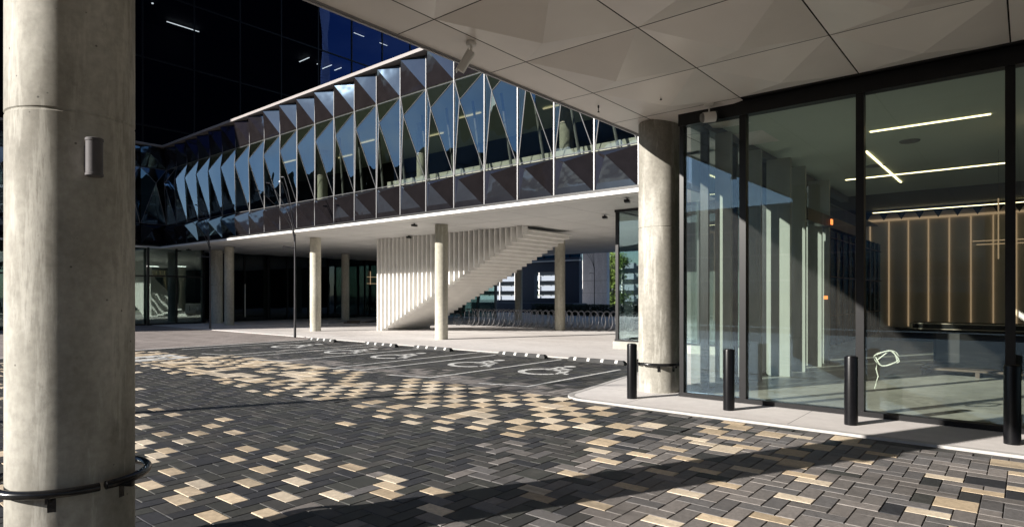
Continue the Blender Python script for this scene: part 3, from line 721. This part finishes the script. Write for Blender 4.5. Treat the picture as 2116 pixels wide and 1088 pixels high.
# one bicycle
bk = empty('bicycle', (24.3, 23.55, .03), R(95)); tag(bk, 'dark bicycle parked at the left end of the row of steel hoops', 'bicycle')
for x in (-.52, .52):
    w = MB().tube([(x + .33 * math.cos(2 * math.pi * k / 24), 0, .34 + .33 * math.sin(2 * math.pi * k / 24)) for k in range(24)], .02, 6, closed=True).build('wheel', 'rubber', bk, True)
    sp = MB()
    for k in range(8): sp.tube([(x, 0, .34), (x + .32 * math.cos(k * .785), 0, .34 + .32 * math.sin(k * .785))], .003, 4)
    sp.build('spokes', 'steel', w)
MB().tube([(-.52, 0, .34), (-.05, 0, .3), (.4, 0, .75), (-.18, 0, .78), (-.05, 0, .3)], .016, 8).tube([(-.52, 0, .34), (-.18, 0, .78)], .012, 8).tube([(.52, 0, .34), (.38, 0, .95)], .014, 8).build('frame', 'black', bk, True)
MB().tube([(.33, -.25, .98), (.38, 0, .96), (.33, .25, .98)], .012, 8).build('handlebar', 'black', bk, True)
MB().box(-.3, -.08, -.06, .06, .88, .93).tube([(-.19, 0, .78), (-.2, 0, .9)], .012, 8).build('saddle', 'black', bk)

# ------------------------------------------------------------------ tower
tw = empty('glass_tower', (16, 40, 0)); tag(tw, 'tall dark glass tower rising behind the bridge, with a few ceiling lights on', 'tower')
def TP(mb, name, mat):
    o = mb.build(name, mat, tw); o.location = (-16, -40, 0); return o
TX0, TX1, TY = -3.7, 37.0, 38.9
TP(MB().quad((TX0, TY, 10.2), (TX1, TY, 10.2), (TX1, TY, 60), (TX0, TY, 60)), 'curtain_wall', 'tower_glass')
TP(MB().box(TX0, TX1, TY + .02, 47.5, 60, 60.4).box(TX1 - .1, TX1, TY + .02, 47.5, 0, 60).box(TX0, TX0 + .1, TY + .02, 47.5, 0, 60).box(TX0, TX1, 47.4, 47.5, 0, 60), 'side_walls', 'body_glass')
TP(MB().box(TX0 + .1, TX1 - .1, 43.5, 43.6, 0, 60), 'core_wall', 'int_dark')
for k in range(14):
    z = 11.4 + 3.9 * k - 3.9
    if z < 60: TP(MB().box(TX0 + .1, TX1 - .1, TY + .35, 43.5, z, z + .35), 'floor_slab', 'int_dark')
for k in range(15):
    x = TX0 + .3 + k * 2.85; TP(MB().box(x - .04, x + .04, TY - .06, TY - .004, 10.3, 60), 'mullion', 'black')
for k in range(13):
    z = 11.4 + 3.9 * k; TP(MB().box(TX0, TX1, TY - .05, TY - .006, z - .04, z + .04), 'transom', 'black')
def at39(px, py, Y):
    a = R(39.8) - math.atan((px - 1058) / 1281); X = Y / math.tan(a); d = X * math.cos(R(39.8)) + Y * math.sin(R(39.8)); return X, 1.7 + (609 - py) * d / 1281
for x0, x1, y0, y1, z in ((16.2, 18.2, 42, 42.05, 19.05), (25.3, 25.35, 40.4, 41.7, 19.05), (27.2, 27.25, 40.4, 41.6, 19.05), (28.0, 28.05, 40.3, 41.2, 19.05), (30.4, 31.4, 42, 42.04, 22.95), (33.0, 33.8, 42, 42.04, 22.95), (26.4, 26.5, 41, 41.1, 19.05), (14.6, 14.7, 40, 40.1, 19.05)):
    TP(MB().box(x0, x1, y0, y1, z - .04, z), 'ceiling_light_strip', 'cool')
# ground floor glazing of the tower
TP(MB().box(13.55, 16.45, 37.55, 37.56, .12, 4.3).box(6, 13.5, 37.8, 37.81, .12, 4.3), 'ground_pane', glass('corner_glass', (.6, .68, .66), .2, 1.0, (.8, .95, .9), .01, .6))
gf = MB()
for x in (13.52, 15.0, 16.47): gf.box(x - .035, x + .035, 37.48, 37.62, .1, 4.34)
for x in (7, 9.2, 11.4): gf.box(x - .035, x + .035, 37.74, 37.86, .1, 4.34)
gf.box(13.5, 16.5, 37.47, 37.6, 2.72, 2.80).box(6, 13.5, 37.74, 37.84, 2.72, 2.80).box(13.45, 16.5, 37.46, 37.64, .012, .12).box(6, 13.45, 37.7, 37.86, .012, .12)
TP(gf, 'ground_frame', 'black')
TP(MB().box(6, 16.5, 38.6, 38.7, .012, 4.34), 'ground_back_wall', 'int_grey')
TP(MB().box(16.5, 16.56, 37.5, 38.6, .012, 4.34).box(17.6, 40, 38.8, 38.9, .03, 4.34), 'ground_dark_wall', 'int_dark')
TP(MB().box(18, 32, 38.70, 38.71, .06, 4.3), 'dark_pane', 'dark_glass')
gm = MB()
for x in (18.2, 19.6, 21.2, 22.6, 24.2, 25.8, 27.4, 29, 30.6): gm.box(x - .04, x + .04, 38.62, 38.69, .05, 4.3)
TP(gm, 'dark_mullions', 'black')
TP(MB().box(19.55, 19.6, 38.56, 38.61, .3, 2.4), 'door_handle', 'white')
for x0, x1, z in ((13.7, 14.3, 3.3), (15.3, 15.8, 3.35), (12.2, 12.9, 3.3)): TP(MB().box(x0, x1, 38.2, 38.25, z, z + .04), 'inner_light', 'cool')
for x0, x1, z0, z1, y in ((29.4, 29.44, 2.5, 3.5, 38.6), (30.6, 30.64, 2.5, 3.5, 38.6), (29.1, 31.0, 3.05, 3.09, 38.6), (29.1, 31.0, 2.55, 2.59, 38.6)):
    TP(MB().box(x0, x1, y - .05, y, z0, z1), 'inner_light', 'warm')

# ------------------------------------------------------------------ leftovers on the plaza
for (x, y, rz, L, w, h, lbx, m) in ((22.6, 32.6, 35, 4.0, .10, .08, 'long pale pipe lying on the shaded plaza', 'steel'), (24.0, 31.0, 20, 2.4, .5, .08, 'low pile of planks lying by the slatted stair', 'ply'), (22.0, 30.6, -50, .9, .3, .16, 'small heap of offcuts beside the planks', 'ply')):
    o = MB().box(-L / 2, L / 2, -w / 2, w / 2, 0, h * .5).obox((.1, .02, h * .75), Vector((1, .08, 0)).normalized(), Vector((-.08, 1, 0)).normalized(), zz, L * .42, w * .4, h * .22).build('building_leftover', m)
    o.location = (x, y, .031); o.rotation_euler = (0, 0, R(rz)); tag(o, lbx, 'debris', 'builders leftovers')

# ------------------------------------------------------------------ beyond the bridge
an = empty('annex_building', (48, 40, 0)); tag(an, 'dark blue annex beyond the bridge with a square opening under a white ledge', 'building')
def AP(mb, name, mat):
    o = mb.build(name, mat, an); o.location = (-48, -40, 0); return o
AP(MB().box(48, 48.5, 31.9, 34.5, 0, 5.2).box(48, 48.5, 37.15, 39.2, 0, 5.2).box(48, 48.5, 34.5, 37.15, 0, 1.4).box(48, 48.5, 34.5, 37.15, 3.9, 5.2).box(48, 48.5, 39.2, 46, 4.0, 5.2).box(48, 48.5, 39.2, 46, 0, 1.2), 'wall', 'navy')
AP(MB().box(47.8, 47.99, 31.7, 46, 4.86, 4.98), 'ledge', 'white')
AP(MB().box(48.1, 48.2, 33.0, 46, 5.2, 12).box(48.2, 48.5, 31.9, 33.0, 5.2, 12), 'upper_glass', 'blueglass')
ag = MB()
for k in range(9): ag.box(48.04, 48.098, 33 + k * 1.5 - .04, 33 + k * 1.5 + .04, 5.2, 12)
AP(ag, 'glazing_bars', 'black')
AP(MB().box(48, 70, 31.9, 46, 12, 12.3), 'roof', 'navy')
AP(MB().box(45.5, 47.7, 30.9, 46, .03, .95), 'planter_wall', 'navy')
ww = empty('screen_wall', (60, 37, 0)); tag(ww, 'tall pale rendered wall in the distance behind a lamp post', 'wall')
o = MB().box(60, 60.6, 36.2, 39.4, 0, 6.6).box(60, 60.6, 39.4, 39.95, 0, 2.4).box(60.1, 60.5, 41.0, 41.9, 0, 5.4).build('wall_panel', 'render', ww); o.location = (-60, -37, 0)
o = MB().box(59.985, 59.999, 36.2, 39.4, 3.3, 3.33).box(59.985, 59.999, 36.2, 39.9, 1.9, 1.92).build('panel_joint', 'int_grey', ww); o.location = (-60, -37, 0)
cp = empty('car_park', (95, 70, 0)); tag(cp, 'pale banded building seen through the square opening of the annex', 'building')
q = MB()
for z in (0, 1.9, 3.8, 5.7): q.box(95, 96, 52, 100, z + .6, z + 1.5)
o = q.build('deck_band', plain('deck_band_paint', (.18, .21, .26), .7), cp); o.location = (-95, -70, 0)
o = MB().box(97, 110, 52, 100, 0, 7).build('deck_shade', plain('deck_shade', (.18, .2, .22), .8), cp); o.location = (-95, -70, 0)
q = MB()
for y in (54, 62, 66.5, 68, 72, 74, 78, 82, 88): q.box(94.6, 94.8, y, y + .18, 0, 8)
o = q.build('deck_post', 'white', cp); o.location = (-95, -70, 0)
o = MB().box(56, 56.2, 52.5, 55, 2.0, 3.2).build('banner', 'red'); tag(o, 'dark red banner showing through the glazing left of the annex', 'banner')
gp = empty('glazed_porch', (33, 31, 0)); tag(gp, 'greenish glazed porch seen beneath the rising steps of the stair', 'glazed porch')
for k in range(5):
    y = 29.0 + k * 1.7; o = MB().box(33, 33.015, y + .05, y + 1.65, .1, 4.2).build('pane', glass('porch_glass_%d' % k, ((.6, .75, .7), (.4, .55, .5))[k % 2], .14, 1, (.8, 1, .9), .01), gp); o.location = (-33, -31, 0)
    o = MB().box(32.9, 33.1, y - .05, y + .05, .03, 4.3).build('post', 'int_grey', gp); o.location = (-33, -31, 0)
o = MB().box(32.95, 33.08, 29, 37.4, 4.2, 4.3).build('head', 'black', gp); o.location = (-33, -31, 0)

def leaves(n, fn, sz, seed=1):
    rnd = random.Random(seed); mb = MB()
    for _ in range(n):
        c = Vector(fn(rnd)); a = Vector((rnd.gauss(0, 1), rnd.gauss(0, 1), rnd.gauss(0, 1))).normalized(); b = a.orthogonal().normalized(); s = sz * rnd.uniform(.6, 1.4)
        mb.quad(c - a * s, c - b * s * .5, c + a * s, c + b * s * .5)
    return mb
def tree(x, y, h, r, n, label, seed, trunk_h):
    t = empty('broadleaf_tree', (x, y, 0)); tag(t, label, 'tree', 'background trees')
    MB().tube([(0, 0, 0), (.05, 0, trunk_h), (.1, .1, h * .8)], [.2, .14, .04], 10).build('trunk', 'bark', t, True)
    rr = random.Random(seed); cl = [(rr.uniform(-r, r) * .6, rr.uniform(-r, r) * .6, rr.uniform(trunk_h * .5, h)) for _ in range(26)]
    def fn(q):
        c = q.choice(cl); k = r * .42; return (c[0] + q.gauss(0, k * .6), c[1] + q.gauss(0, k * .6), c[2] + q.gauss(0, k * .5))
    leaves(n, fn, .16, seed).build('crown', 'leaf', t)
tree(72, 42.3, 7, 2.0, 9000, 'bright green leafy tree at the right of the pale distant wall', 3, 1.2)
tree(80, 62.4, 6.8, 1.1, 2500, 'small green tree seen through the square opening of the annex', 5, 3.6)
hg = leaves(14000, lambda q: (42 + q.uniform(-.5, .5), 22 + q.random() * 10.5, q.random() * .95), .07, 8).build('hedge', 'leafd'); tag(hg, 'low dark clipped hedge behind the bicycle hoops', 'hedge')

# ------------------------------------------------------------------ across the street, seen only as reflections
ob = empty('office_block', (-75, 30, 0)); tag(ob, 'long dark blue office block across the street, seen mirrored in the lobby glass', 'building')
o = MB().box(-95, -75, 4, 50, 0, 15).box(-95, -76, 50, 130, 0, 7).build('wall', 'blueglass', ob); o.location = (75, -30, 0)
q = MB()
for k in range(16): q.box(-74.98, -74.9, 4 + k * 3, 4.2 + k * 3, 0, 15)
for z in (3.7, 7.4, 11.1, 14.7): q.box(-74.97, -74.88, 4, 50, z, z + .3)
o = q.build('glazing_bars', 'trimgrey', ob); o.location = (75, -30, 0)

hm = MB(); rnd = random.Random(4)
hp = []
for k in range(52):
    y = -230 + k * 12; h = 50 if y < -45 else (50 - (y + 45) * .25 if y < 30 else 33 - (y - 30) * .55)  # ridge height raised to darken reflections in the faceted panels
    hp.append((y, max(17, h) + 3 * math.sin(k * .7) + 2 * math.sin(k * 1.9 + 1) + rnd.uniform(-1, 1)))
for (ya, za), (yb, zb) in zip(hp, hp[1:]):
    hm.quad((-125, ya, -.06), (-125, yb, -.06), (-150, yb, zb), (-150, ya, za)); hm.quad((-150, ya, za), (-150, yb, zb), (-190, yb, zb + 1), (-190, ya, za + 1))
tag(hm.build('hills', plain('hill_scrub', (.012, .018, .012), .9, var=.4, sc=.1)), kind='structure')

o = MB().box(-15.3, -15, -25, 30, 0, 1.75).box(-15.35, -14.95, -25, 30, 1.75, 1.82).build('reflection_blocker', plain('reflection_blocker_dark', (.02, .03, .02), .8)); tag(o, 'low dark wall added to darken the reflections in the lobby glass', 'wall')  # unseen wall added to darken what the lobby glass mirrors
